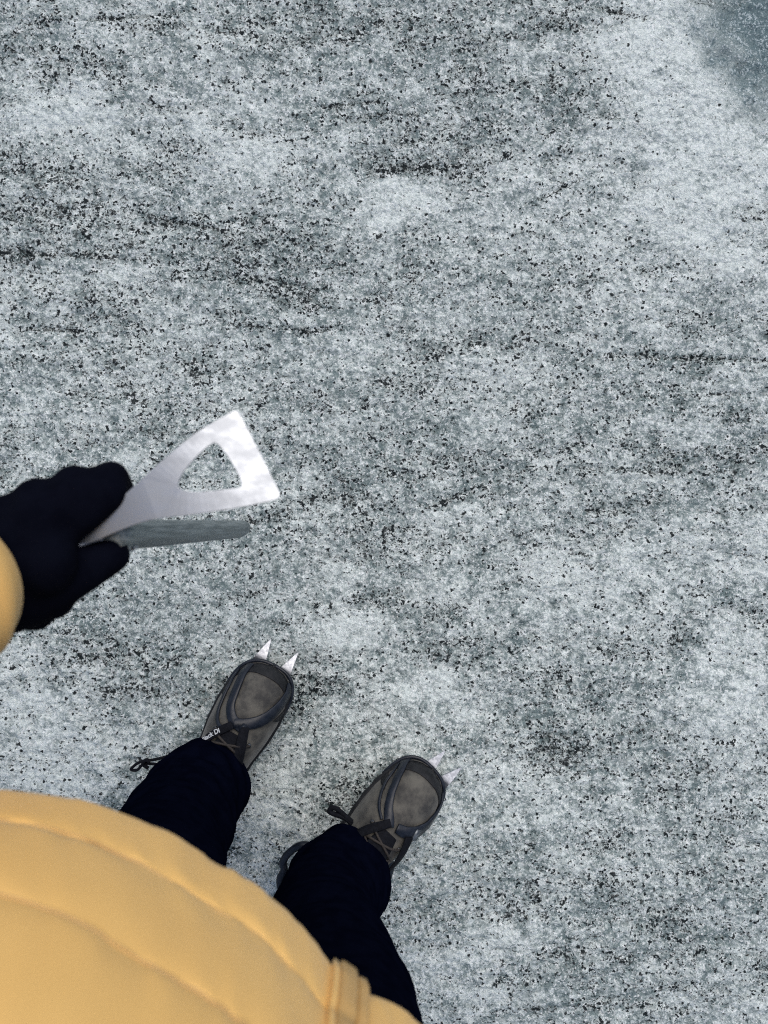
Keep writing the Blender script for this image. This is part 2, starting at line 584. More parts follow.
# ------------------------------------------------------------------ where the person stands
FWD = Vector((math.sin(R(29)), math.cos(R(29)), 0))
LEFT = Vector((-FWD.y, FWD.x, 0))
UP = Vector((0, 0, 1))
HEM_Z = 0.88
TC = Vector((-0.106, -0.426, 0))       # torso axis on the plan

HX = {}
FEET = [dict(toe=at(266, 667, 0.07), ang=27, side='left'), dict(toe=at(437, 779, 0.07), ang=46, side='right')]
for ft in FEET:
    d = Vector((math.sin(R(ft['ang'])), math.cos(R(ft['ang'])), 0))
    t = ft['toe'].copy(); t.z = 0
    ft['dir'] = d
    ft['heel'] = t - d * 0.30
    ft['ankle'] = ft['heel'] + d * 0.075


# ------------------------------------------------------------------ body (one continuous mesh, under the clothes)
def torso_pt(f, l, z):
    return TC + FWD * f + LEFT * l + UP * z


SH_L = torso_pt(0.03, 0.185, 1.36); SH_R = torso_pt(0.0, -0.19, 1.37)
WRIST_L = at(-38, 572, 0.815)
ELB_L = Vector((-0.375, -0.16, 1.08))
ELB_R = torso_pt(-0.05, -0.27, 1.09)
WRIST_R = torso_pt(-0.02, -0.30, 0.84)
PALM_R = torso_pt(-0.015, -0.305, 0.77)
HEAD = torso_pt(0.085, 0.0, 1.60)
LOOK = (Vector((-0.05, 0.1, 0.9)) - HEAD).normalized()


def make_body():
    bm = bmesh.new()
    # torso
    for z, w, dpt, f in ((0.90, .13, .095, 0), (0.98, .125, .09, 0), (1.07, .12, .085, 0), (1.17, .13, .09, 0.0), (1.27, .14, .095, 0.0), (1.34, .13, .085, 0.0), (1.38, .10, .07, 0.01)):
        for s in (-1, 0, 1):
            add_ball(bm, torso_pt(f, s * (w - dpt) * 1.0, z), dpt)
    chain(bm, [(torso_pt(0.01, 0, 1.38), .062), (torso_pt(0.045, 0, 1.49), .056)])
    for S, E, W in ((SH_L, ELB_L, WRIST_L), (SH_R, ELB_R, WRIST_R)):
        chain(bm, [(S, .052), (E, .040), (W - UP * (.01 if S is SH_L else 0), .025)])
    chain(bm, [(WRIST_R, .026), (PALM_R, .026)])
    chain(bm, [(WRIST_L - UP * .01, .024), (at(20, 562, 0.785), .016)])
    for ft, s in ((FEET[0], 1), (FEET[1], -1)):
        hip = torso_pt(-0.01, s * 0.085, 0.90)
        kn = hip.lerp(ft['ankle'], 0.5) + FWD * 0.02 + Vector((-0.022 if s == 1 else -0.012, 0, 0)); kn.z = 0.50
        ank = ft['ankle'].copy(); ank.z = 0.13
        ft['hip'], ft['knee'] = hip, kn
        chain(bm, [(hip, .082), (kn, .055), (ank, .036)])
        chain(bm, [(ank, .034), (ft['heel'] + ft['dir'] * 0.2 + UP * 0.075, .024)])
    # head, built on its own axes: look direction, side, crown
    q = LOOK
    side = LEFT
    crown = side.cross(q) * -1
    if crown.z < 0: crown = -crown
    def hp(f, s, u): return HEAD + q * f + side * s + crown * u
    HX['hp'] = hp
    rotm = Matrix((side, q, crown)).transposed()
    rq = rotm.to_quaternion()
    add_ball(bm, hp(-0.005, 0, 0.02), 0.1, (0.77, 0.95, 0.98), rq, 3)
    add_ball(bm, hp(0.03, 0, -0.045), 0.07, (0.82, 0.85, 0.95), rq, 3)
    add_ball(bm, hp(0.065, 0, -0.085), 0.024, (1.1, 0.9, 0.8), rq)
    chain(bm, [(hp(0.083, 0, 0.012), .009), (hp(0.104, 0, -0.022), .0125)])
    for s in (-1, 1):
        add_ball(bm, hp(0.094, s * 0.012, -0.027), .009)
        add_ball(bm, hp(0.078, s * 0.032, 0.024), .017, (1.3, 0.6, 0.5), rq)
        add_ball(bm, hp(0.070, s * 0.036, -0.02), .022, (1, .8, .9), rq)
        add_ball(bm, hp(-0.005, s * 0.079, -0.008), .026, (0.35, .75, 1.15), rq)
    add_ball(bm, hp(0.090, 0, -0.050), .012, (1.9, .6, .5), rq)
    add_ball(bm, hp(0.087, 0, -0.060), .012, (1.7, .6, .55), rq)
    body = blob('person', bm, M['skin'], None, 0.006, 4)
    for s in (-1, 1):
        b = bmesh.new(); add_ball(b, hp(0.079, s * 0.031, 0.005), .0125, seg=3)
        bm_obj('eye', b, M['eye'], body)
    # hair: thick shell over the skull
    b = bmesh.new()
    add_ball(b, hp(-0.012, 0, 0.034), 0.103, (0.82, 0.96, 0.93), rq, 4)
    for k in range(60):
        a, e = random.uniform(0, 6.28), random.uniform(-0.1, 1.4)
        d = side * (math.cos(a) * math.cos(e) * .083) + q * (math.sin(a) * math.cos(e) * .094 - .015) + crown * (math.sin(e) * .094 + .028)
        if (d.dot(q) > 0.055 and d.dot(crown) < 0.075): continue
        add_ball(b, HEAD + d, random.uniform(.012, .02), (1, 1, .7), rq)
    add_ball(b, hp(-0.05, 0, -0.02), 0.06, (1.05, .8, 1), rq, 3)
    blob('hair', b, M['hair'], body, 0.005, 2)
    tag(body, 'person in yellow puffer jacket, dark trousers and grey boots gripping an ice axe', 'person')
    return body


person = make_body()


# ------------------------------------------------------------------ jacket
HEM_PX = [(-330, 1010), (-250, 890), (-170, 826), (-90, 797), (-40, 791), (0, 790), (30, 790), (59, 793), (105, 805), (158, 827), (211, 861), (234, 873), (264, 892), (293, 917),
          (316, 944), (330, 965), (345, 978), (362, 989), (388, 1001), (412, 1015), (435, 1036), (470, 1085), (510, 1160), (530, 1250)]


def hem_profile():
    """polar radius of the hem about the torso axis; angle 0 = forward, positive = left"""
    ang, rad = [], []
    for (px, py) in HEM_PX:
        p = at(px, py, HEM_Z) - TC
        f, l = p.dot(FWD), p.dot(LEFT)
        ang.append(math.atan2(l, f)); rad.append(math.hypot(f, l))
    for deg in (-170, -150, -125, 125, 150, 170, 190, 210, 235):
        a = R(deg)
        rr = 1 / math.sqrt((math.cos(a) / .165) ** 2 + (math.sin(a) / .235) ** 2)
        ang.append(a); rad.append(rr)
    # keep by sorted order, wrap
    pr = sorted(((a + math.pi) % (2 * math.pi) - math.pi, r) for a, r in zip(ang, rad))
    return np.array([a for a, _ in pr]), np.array([r for _, r in pr])


HA, HR_ = hem_profile()
print('hem', [(round(math.degrees(a)), round(float(r), 3)) for a, r in zip(HA, HR_)])


def hem_r(phi):
    p = (phi + math.pi) % (2 * math.pi) - math.pi
    aa = np.concatenate([HA - 2 * np.pi, HA, HA + 2 * np.pi]); rr = np.tile(HR_, 3)
    return np.interp(p, aa, rr)


SEAMS = [0.88, 0.925, 0.99, 1.06, 1.13, 1.20, 1.27, 1.34, 1.40, 1.44]


def jacket_radius(phi, z):
    r = hem_r(phi)
    # blend to a rounder chest higher up
    t = np.clip((z - 0.95) / 0.35, 0, 1); t = t * t * (3 - 2 * t)
    chest = 1 / np.sqrt((np.cos(phi) / .150) ** 2 + (np.sin(phi) / .205) ** 2)
    r = r * (1 - t) + chest * t
    if z > 1.30:
        r = r * max(0.30, 1 - ((z - 1.30) / 0.17) ** 1.6 * 0.68)
    # puffed panels between seams
    for a, b in zip(SEAMS[:-1], SEAMS[1:]):
        if a <= z <= b + 1e-6:
            u = (z - a) / (b - a)
            puff = (max(0.0, 1 - abs(2 * u - 1) ** 3.2)) ** 0.62
            amp = 0.0032 if a < 0.92 else 0.0034
            near = 1 - puff
            pk = 0.0012 * (vnoise1(phi * 34 + 3 + 3 * u, np.full_like(phi, a * 50 + u * 2.2), 3) - .5) * 2
            pk = pk + 0.0009 * (vnoise1(phi * 11 + 3, np.full_like(phi, z * 30), 5) - .5) * 2
            r = r + amp * puff - 0.001 + pk * (0.35 + 0.9 * near * (1 - near) * 4)
            break
    return r


def jacket_surface(phi, z):
    phi = np.atleast_1d(np.asarray(phi, float))
    r = jacket_radius(phi, z)
    lean = 0.0
    if z > 1.2: lean = (z - 1.2) * 0.12
    P = np.array(TC)[None] + np.outer(r * np.cos(phi) + lean, np.array(FWD)) + np.outer(r * np.sin(phi), np.array(LEFT))
    P[:, 2] = z
    return P


def tube(verts, faces, rings, closed_ends=True):
    base = len(verts)
    n = len(rings[0])
    for rg in rings: verts.extend([tuple(p) for p in rg])
    for i in range(len(rings) - 1):
        for j in range(n):
            a = base + i * n + j; b = base + i * n + (j + 1) % n
            faces.append((a, b, b + n, a + n))
    if closed_ends:
        for i, flip in ((0, True), (len(rings) - 1, False)):
            c = np.mean(np.array([tuple(p) for p in rings[i]]), axis=0)
            ci = len(verts); verts.append(tuple(c))
            for j in range(n):
                a = base + i * n + j; b = base + i * n + (j + 1) % n
                faces.append((ci, b, a) if flip else (ci, a, b))


def sweep(pts, radii_fn, nseg, ref=Vector((0.3, 0.2, 1))):
    """rings along a polyline; radii_fn(i, t, phi) -> radius"""
    rings = []
    n = len(pts)
    lens = [0]
    for a, b in zip(pts[:-1], pts[1:]): lens.append(lens[-1] + (Vector(b) - Vector(a)).length)
    prev = None
    for i, p in enumerate(pts):
        p = Vector(p)
        t = (Vector(pts[min(i + 1, n - 1)]) - Vector(pts[max(i - 1, 0)])).normalized()
        if prev is None:
            x = t.cross(ref).normalized()
        else:
            x = (prev - t * prev.dot(t)).normalized()
        prev = x
        y = t.cross(x)
        rg = []
        for j in range(nseg):
            ph = 2 * math.pi * j / nseg
            r = radii_fn(lens[i], lens[i] / lens[-1], ph)
            rg.append(p + x * (math.cos(ph) * r) + y * (math.sin(ph) * r))
        rings.append(rg)
    return rings


def cord(name, pts, r, mat, parent, nseg=8, sub=8):
    P = [Vector(p) for p in catmull([tuple(p) for p in pts], sub)]
    rg = sweep(P, lambda s, t, ph: r, nseg, Vector((0.31, 0.77, 0.2)))
    V, F = [], []
    tube(V, F, rg)
    return mesh_obj(name, V, F, mat, parent)


def make_jacket():
    V, F = [], []
    phi = np.linspace(0, 2 * np.pi, 420, endpoint=False)
    zs = []
    for a, b in zip(SEAMS[:-1], SEAMS[1:]):
        k = 18
        for i in range(k):
            u = i / k
            zs.append(a + (b - a) * (0.5 - 0.5 * math.cos(math.pi * u)))
    zs.append(SEAMS[-1])
    rings = []
    # turned-in hem underside
    P0 = jacket_surface(phi, zs[0])
    inner = P0.copy()
    cxy = np.array([TC.x, TC.y, 0])
    for sc, dz in ((0.80, 0.05), (0.84, 0.012), (0.93, 0.001), (0.985, -0.0015)):
        q = (P0 - cxy) * np.array([sc, sc, 1]) + cxy
        q[:, 2] = zs[0] + dz
        rings.append(q)
    for z in zs:
        P = jacket_surface(phi, z)
        if z < 0.93:
            P[:, 2] += 0.006 * (vnoise1(phi * 5, phi * 0 + 2, 4) - .5)
        rings.append(P)
    tube(V, F, rings)
    # stand-up collar
    crs = []
    for z, r in ((1.42, .095), (1.45, .088), (1.49, .086), (1.52, .090), (1.522, .078), (1.49, .070), (1.45, .066)):
        c = torso_pt(0.02 + (z - 1.42) * 0.35, 0, z)
        crs.append([c + FWD * math.cos(a) * r * 1.02 + LEFT * math.sin(a) * r for a in np.linspace(0, 2 * math.pi, 60, endpoint=False)])
    tube(V, F, crs)
    # sleeves
    for S, E, W, r1 in ((SH_L, ELB_L, WRIST_L, .058), (SH_R, ELB_R, WRIST_R, .056)):
        inn = S.lerp(TC + UP * 1.36, 0.35)
        Wend = W + (W - E).normalized() * -0.005
        pts = catmull([inn, S, S.lerp(E, .5), E, E.lerp(Wend, .5), Wend], 22)
        pts = [Vector(p) for p in pts]

        def rf(s, t, ph, r1=r1):
            base = 0.088 * (1 - t) + r1 * t
            u = (s / 0.062) % 1
            puff = (max(0, 1 - abs(2 * u - 1) ** 2.4)) ** .55
            w = 0.003 * math.sin(ph * 5 + s * 60) * (1 - puff) + 0.002 * math.sin(ph * 3 - s * 41)
            r = base - 0.010 + 0.012 * puff + w
            if t > 0.985: r *= 0.90
            return r
        rg = sweep(pts, rf, 64)
        # close the cuff inwards
        last = rg[-1]; c = sum(last, Vector()) / len(last)
        rg.append([c + (p - c) * 0.86 for p in last])
        rg.append([c + (p - c) * 0.66 for p in last])
        tube(V, F, rg)
    o = mesh_obj('jacket', V, F, M['jacket'], person)
    bm = bmesh.new(); bm.from_mesh(o.data); bmesh.ops.recalc_face_normals(bm, faces=bm.faces); bm.to_mesh(o.data); bm.free()
    # front zip flap, follows the panels
    p = at(346, 978, HEM_Z) - TC
    phi0 = math.atan2(p.dot(LEFT), p.dot(FWD))
    HX['zip_phi'] = phi0
    def strip(name, off, half, out, mat, parent, zlo=0.874, zhi=1.40, rise=0.0016):
        Vz, Fz = [], []
        zz = np.arange(zlo, zhi, 0.004)
        K = 9
        for z in zz:
            zc = min(max(z, SEAMS[0]), 1.43)
            rr = jacket_radius(np.array([phi0]), zc)[0]
            ds = (np.arange(K) / (K - 1) * 2 - 1)
            ph = phi0 + (off + ds * half) / rr
            P = jacket_surface(ph, zc)
            Pm = jacket_surface(np.full(K, phi0), zc)
            # smooth the panels a little under the flap
            P = P * 0.75 + (Pm + (P - P[K // 2])) * 0.25
            nrm = np.outer(np.cos(ph), np.array(FWD)) + np.outer(np.sin(ph), np.array(LEFT))
            prof = np.sqrt(np.clip(1 - ds ** 4, 0, 1))
            top = P + nrm * (out * prof[:, None] + rise * 0.2)
            bot = P - nrm * 0.004
            top[:, 2] = z; bot[:, 2] = z
            Vz.append((top, bot))
        verts = []
        for top, bot in Vz:
            verts.extend(top.tolist()); verts.extend(bot[::-1].tolist())
        n = 2 * K
        for i in range(len(zz) - 1):
            for j in range(n):
                a = i * n + j; b = i * n + (j + 1) % n
                Fz.append((a, b, b + n, a + n))
        Fz.append(tuple(range(n))[::-1]); Fz.append(tuple((len(zz) - 1) * n + j for j in range(n)))
        oo = mesh_obj(name, verts, Fz, mat, parent)
        bm = bmesh.new(); bm.from_mesh(oo.data); bmesh.ops.recalc_face_normals(bm, faces=bm.faces); bm.to_mesh(oo.data); bm.free()
        return oo
    strip('zip_flap', 0.0, 0.0075, 0.0062, M['zip'], o)
    strip('zip_facing', -0.0125, 0.0040, 0.006, M['zip'], o, zlo=0.878)
    strip('hem_binding', 0.0112, 0.0025, 0.004, M['jacket'], o, zlo=0.876)
    for k in (1, 2, 3, 4):
        ph = np.linspace(phi0 + 0.05, phi0 + 2.6, 260)
        P = jacket_surface(ph, SEAMS[k] + 0.0004)
        rad = np.outer(np.cos(ph), np.array(FWD)) + np.outer(np.sin(ph), np.array(LEFT))
        cord('stitching', [Vector(q) for q in (P + rad * 0.0004).tolist()], .0007, M['zip'], o, 5, 1)
    return o


jacket = make_jacket()


# ------------------------------------------------------------------ trousers
def vn(x, y, k):
    return float(vnoise1(np.array([x]), np.array([y]), k)[0])


def make_trousers():
    V, F = [], []
    for ft, s in ((FEET[0], 1), (FEET[1], -1)):
        hip, kn = ft['hip'], ft['knee']
        cuff = ft['heel'] + ft['dir'] * 0.097 + UP * 0.118
        if s == -1:
            cuff = ft['heel'] + ft['dir'] * 0.098 + UP * 0.118 + Vector((-.004, 0, 0))
        mid = kn.lerp(cuff, 0.55) + UP * 0.0
        sh = Vector((-0.024, -0.002, 0)) if s == -1 else Vector((-0.010, -0.004, 0))
        pts = [Vector(p) for p in catmull([hip + UP * 0.10, hip, hip.lerp(kn, .5), kn, kn.lerp(cuff, .5) + sh, kn.lerp(cuff, .85) + sh * .6, cuff], 26)]

        def rf(sl, t, ph, s=s):
            base = np.interp(t, [0, .12, .35, .55, .72, .9, 1.0], [.10, .108, .095, .079, .070, .069, .073])
            q = math.cos(ph)
            f = 0.0060 * (vn(q * 1.3 + 4 + s, math.sin(ph) * 1.3 + t * 7, 2) - .5) * 2
            f += 0.0050 * (vn(q * 1.2 + t * 16, math.sin(ph) * 1.2 - t * 11 + s, 6) - .5) * 2
            g = vn(q * 1.0 + t * 26, math.sin(ph) * 1.6 + t * 4 + 2 * s, 4)
            f += 0.0060 * (1 - abs(2 * g - 1) * 1.6) * max(0, t - .4)
            return float(base) + f
        rg = sweep(pts, rf, 72)
        last = rg[-1]; c = sum(last, Vector()) / len(last)
        # thick hem that turns inward and back up
        rg.append([c + (p - c) * 0.97 - UP * 0.004 for p in last])
        rg.append([c + (p - c) * 0.93 + UP * 0.0 for p in last])
        rg.append([c + (p - c) * 0.90 + UP * 0.03 for p in last])
        tube(V, F, rg)
    # seat
    rings = []
    for z, a, b in ((0.80, .10, .05), (0.83, .135, .17), (0.90, .140, .190), (0.98, .130, .18), (1.02, .11, .15)):
        rings.append([torso_pt(math.cos(t) * a - 0.01, math.sin(t) * b * 0.9, z) for t in np.linspace(0, 2 * math.pi, 60, endpoint=False)])
    tube(V, F, rings)
    o = mesh_obj('trousers', V, F, M['trouser'], person)
    bm = bmesh.new(); bm.from_mesh(o.data); bmesh.ops.recalc_face_normals(bm, faces=bm.faces); bm.to_mesh(o.data); bm.free()
    return o


trousers = make_trousers()


# ------------------------------------------------------------------ boots
ZS, Z0 = 0.030, 0.046       # underside of the sole (on the crampon), bottom edge of the upper
def bw(y): return float(np.interp(y, [0, .012, .03, .06, .10, .14, .18, .215, .24, .26, .275, .287, .295, .3], [.010, .027, .036, .041, .043, .046, .0525, .0545, .0525, .0485, .0435, .034, .022, .002]))
def bt(y): return float(np.interp(y, [0, .03, .08, .12, .15, .18, .21, .24, .27, .285, .295, .3], [.085, .095, .10, .098, .090, .080, .069, .062, .052, .043, .034, .022]))
def bc(y, inn): return inn * (0.010 * (y / .3) ** 1.5)


def bsurf(y, a, inn, off=0.0):
    """point on the boot upper: y along the foot, a degrees (0 right side, 90 top, 180 left side)"""
    def S(y, a):
        y = min(max(y, 0.0), 0.2999)
        ar = R(a)
        ca, sa = math.cos(ar), math.sin(ar)
        w, t = bw(y), bt(y)
        x = math.copysign(abs(ca) ** 0.82, ca) * w
        x *= 1 - 0.10 * max(sa, 0)       # sides lean in
        z = Z0 + t * max(sa, 0) ** 0.80
        if sa < 0: z = Z0 + sa * 0.03
        return Vector((bc(y, inn) + x, y, z))
    p = S(y, a)
    if off:
        e = 0.002
        du = S(y + e, a) - S(y - e, a)
        dv = S(y, a + 2) - S(y, a - 2)
        n = du.cross(dv)
        if n.length < 1e-12: n = Vector((0, 0, 1))
        n.normalize()
        cen = Vector((bc(y, inn), min(y, 0.27), Z0))
        if n.dot(p - cen) < 0: n = -n
        return p + n * off, n
    return p, None


def ribbon(name, way, inn, width, thick, off, mat, parent, lift=None):
    """flat strap following the boot surface through (y, angle) waypoints; width may be a list"""
    ctrl = catmull([(w[0], w[1] / 1000.0) for w in way], 12)
    pts, nrm = [], []
    for (y, a) in ctrl:
        p, n = bsurf(y, a * 1000.0, inn, off)
        pts.append(p); nrm.append(n)
    # smooth
    for _ in range(4):
        pts = [pts[0]] + [(pts[i - 1] + pts[i] * 2 + pts[i + 1]) / 4 for i in range(1, len(pts) - 1)] + [pts[-1]]
        nrm = [nrm[0]] + [((nrm[i - 1] + nrm[i] * 2 + nrm[i + 1]) / 4).normalized() for i in range(1, len(nrm) - 1)] + [nrm[-1]]
    V, F = [], []
    for i, (p, n) in enumerate(zip(pts, nrm)):
        t = (pts[min(i + 1, len(pts) - 1)] - pts[max(i - 1, 0)]).normalized()
        b = t.cross(n).normalized()
        n2 = b.cross(t).normalized()
        u = i / (len(pts) - 1)
        w = (np.interp(u, np.linspace(0, 1, len(width)), width) if isinstance(width, (list, tuple)) else width) / 2
        w = float(w)
        if n2.dot(n) < 0: n2 = -n2
        k = thick
        prof = [(-w, 0.25), (-w * .86, 0.9), (0, 1.0), (w * .86, 0.9), (w, 0.25), (w * .9, -0.6), (0, -.7), (-w * .9, -0.6)]
        V.extend([p + b * x + n2 * (z * k) for x, z in prof])
        if i:
            o_ = (i - 1) * 8
            for j in range(8):
                F.append((o_ + j, o_ + (j + 1) % 8, o_ + 8 + (j + 1) % 8, o_ + 8 + j))
    F.append(tuple(range(8))[::-1]); F.append(tuple((len(pts) - 1) * 8 + j for j in range(8)))
    o = mesh_obj(name, V, F, mat, parent)
    return o, pts, nrm


def place(o, ft):
    o.location = ft['heel']
    o.rotation_euler = (0, 0, -R(ft['ang']))


def make_boot(ft):
    inn = 1 if ft['side'] == 'left' else -1
    V, F = [], []
    ys = list(np.linspace(0, .25, 60)) + list(0.25 + 0.0499 * np.sin(np.linspace(0, math.pi / 2, 26)))[1:]
    rings = []
    for y in ys:
        rg = []
        for j in range(56):
            a = -38 + (180 + 76) * j / 55
            rg.append(bsurf(y, a, inn)[0])
        rings.append(rg)
    tube(V, F, rings)
    # ankle shaft
    rings = []
    for z, rx, ry, yc in ((.06, .040, .058, .068), (.10, .042, .064, .072), (.13, .043, .064, .070), (.16, .045, .062, .064), (.185, .049, .064, .060), (.19, .046, .060, .060), (.18, .040, .052, .060)):
        rings.append([Vector((math.cos(t) * rx, yc + math.sin(t) * ry, z + Z0 - .03)) for t in np.linspace(0, 2 * math.pi, 48, endpoint=False)])
    tube(V, F, rings)
    boot = mesh_obj('boot', V, F, M['leather'], person)
    bm = bmesh.new(); bm.from_mesh(boot.data); bmesh.ops.recalc_face_normals(bm, faces=bm.faces); bm.to_mesh(boot.data); bm.free()
    place(boot, ft)
    # sole with a lugged edge
    V, F = [], []
    out = []
    K = 90
    for i in range(K):
        t = i / (K - 1)
        y = -0.004 + 0.309 * (0.5 - 0.5 * math.cos(math.pi * t))
        yy = min(max(y, 0), .2999)
        out.append((bc(yy, inn) + bw(yy) + (0.004 if 0 < y < .3 else 0), y))
    outl = out + [(2 * bc(min(max(y, 0), .2999), inn) - x, y) for x, y in out[::-1]]
    rings = []
    for z, g in ((ZS, 0.955), (ZS + .002, .98), (ZS + .008, 1.0), (Z0 - .002, 1.0), (Z0 + .003, .985), (Z0 + .004, .93)):
        rg = []
        for i, (x, y) in enumerate(outl):
            lug = 0.0022 if (z < Z0 - .004 and (i // 3) % 2) else 0
            cx = bc(min(max(y, 0), .2999), inn)
            rg.append(Vector((cx + (x - cx) * g * (1 - lug * 12), 0.15 + (y - 0.15) * (1 - (1 - g) * .5), z)))
        rings.append(rg)
    tube(V, F, rings)
    mesh_obj('sole', V, F, M['rubber'], boot)
    # pale rand line between upper and sole
    ribs = []
    for i in range(64):
        t = i / 63
        y = 0.10 + 0.1995 * math.sin(t * math.pi / 2)
        ribs.append(y)
    line = [bsurf(y, -2, inn, 0.0012)[0] for y in ribs] + [bsurf(y, 182, inn, 0.0012)[0] for y in ribs[::-1]]
    line = [p for k, p in enumerate(line) if k % 3 == 0]
    cord('welt', line, 0.0018, M['leather_edge'], boot, 6, 4)
    # rubber rand round the edge of the toe
    def on_top(x, y):
        y = min(y, .2996)
        u = min(1.0, abs(x - bc(y, inn)) / (bw(y) * .93))
        a = math.degrees(math.acos(min(1.0, u ** (1 / .82))))
        return bsurf(y, a if x >= bc(y, inn) else 180 - a, inn, .0013)[0]
    K, J = 60, 9
    V, F = [], []
    for k in range(K):
        ph = R(-28 + 236 * k / (K - 1))
        for j in range(J):
            t = 1.0 - 0.20 * j / (J - 1) * (0.55 + 0.45 * max(0, math.sin(ph)))
            sy = math.sin(ph)
            y = .2475 + .052 * (sy if sy > 0 else sy * .8) * t
            x = bc(y, inn) + math.copysign(abs(math.cos(ph)) ** .8, math.cos(ph)) * .0535 * t
            V.append(on_top(x, y))
    for k in range(K - 1):
        for j in range(J - 1):
            a = k * J + j
            F.append((a, a + 1, a + J + 1, a + J))
    bake(mesh_obj('toe_rand', V, F, M['rubber'], boot), [('SOLIDIFY', dict(thickness=.0012, offset=0))])
    # padded tongue and lace hooks
    tongue, _, _ = ribbon('tongue', [(.195, 90), (.17, 90), (.14, 90), (.11, 90)], inn, [.030, .042, .048, .05], .004, .0015, M['webbing'], boot)
    for k, y in enumerate((.186, .166, .146, .126)):
        for s in (-1, 1):
            p, n = bsurf(y, 90 - s * 34, inn, .001)
            b = bmesh.new()
            bmesh.ops.create_cone(b, cap_ends=True, segments=14, radius1=.0042, radius2=.0032, depth=.003,
                                  matrix=Matrix.Translation(p) @ n.to_track_quat('Z', 'Y').to_matrix().to_4x4())
            bm_obj('eyelet', b, M['dark_steel'], boot)
        if k < 3:
            y2 = y - .020
            for s in (-1, 1):
                pp = [bsurf(y, 90 - s * 32, inn, .004)[0], bsurf((y + y2) / 2 + .004, 90 - s * 12, inn, .0085)[0],
                      bsurf((y + y2) / 2 - .004, 90 + s * 12, inn, .0085)[0], bsurf(y2, 90 + s * 32, inn, .004)[0]]
                cord('lace', pp, .0021, M['lace'], boot)
    return boot


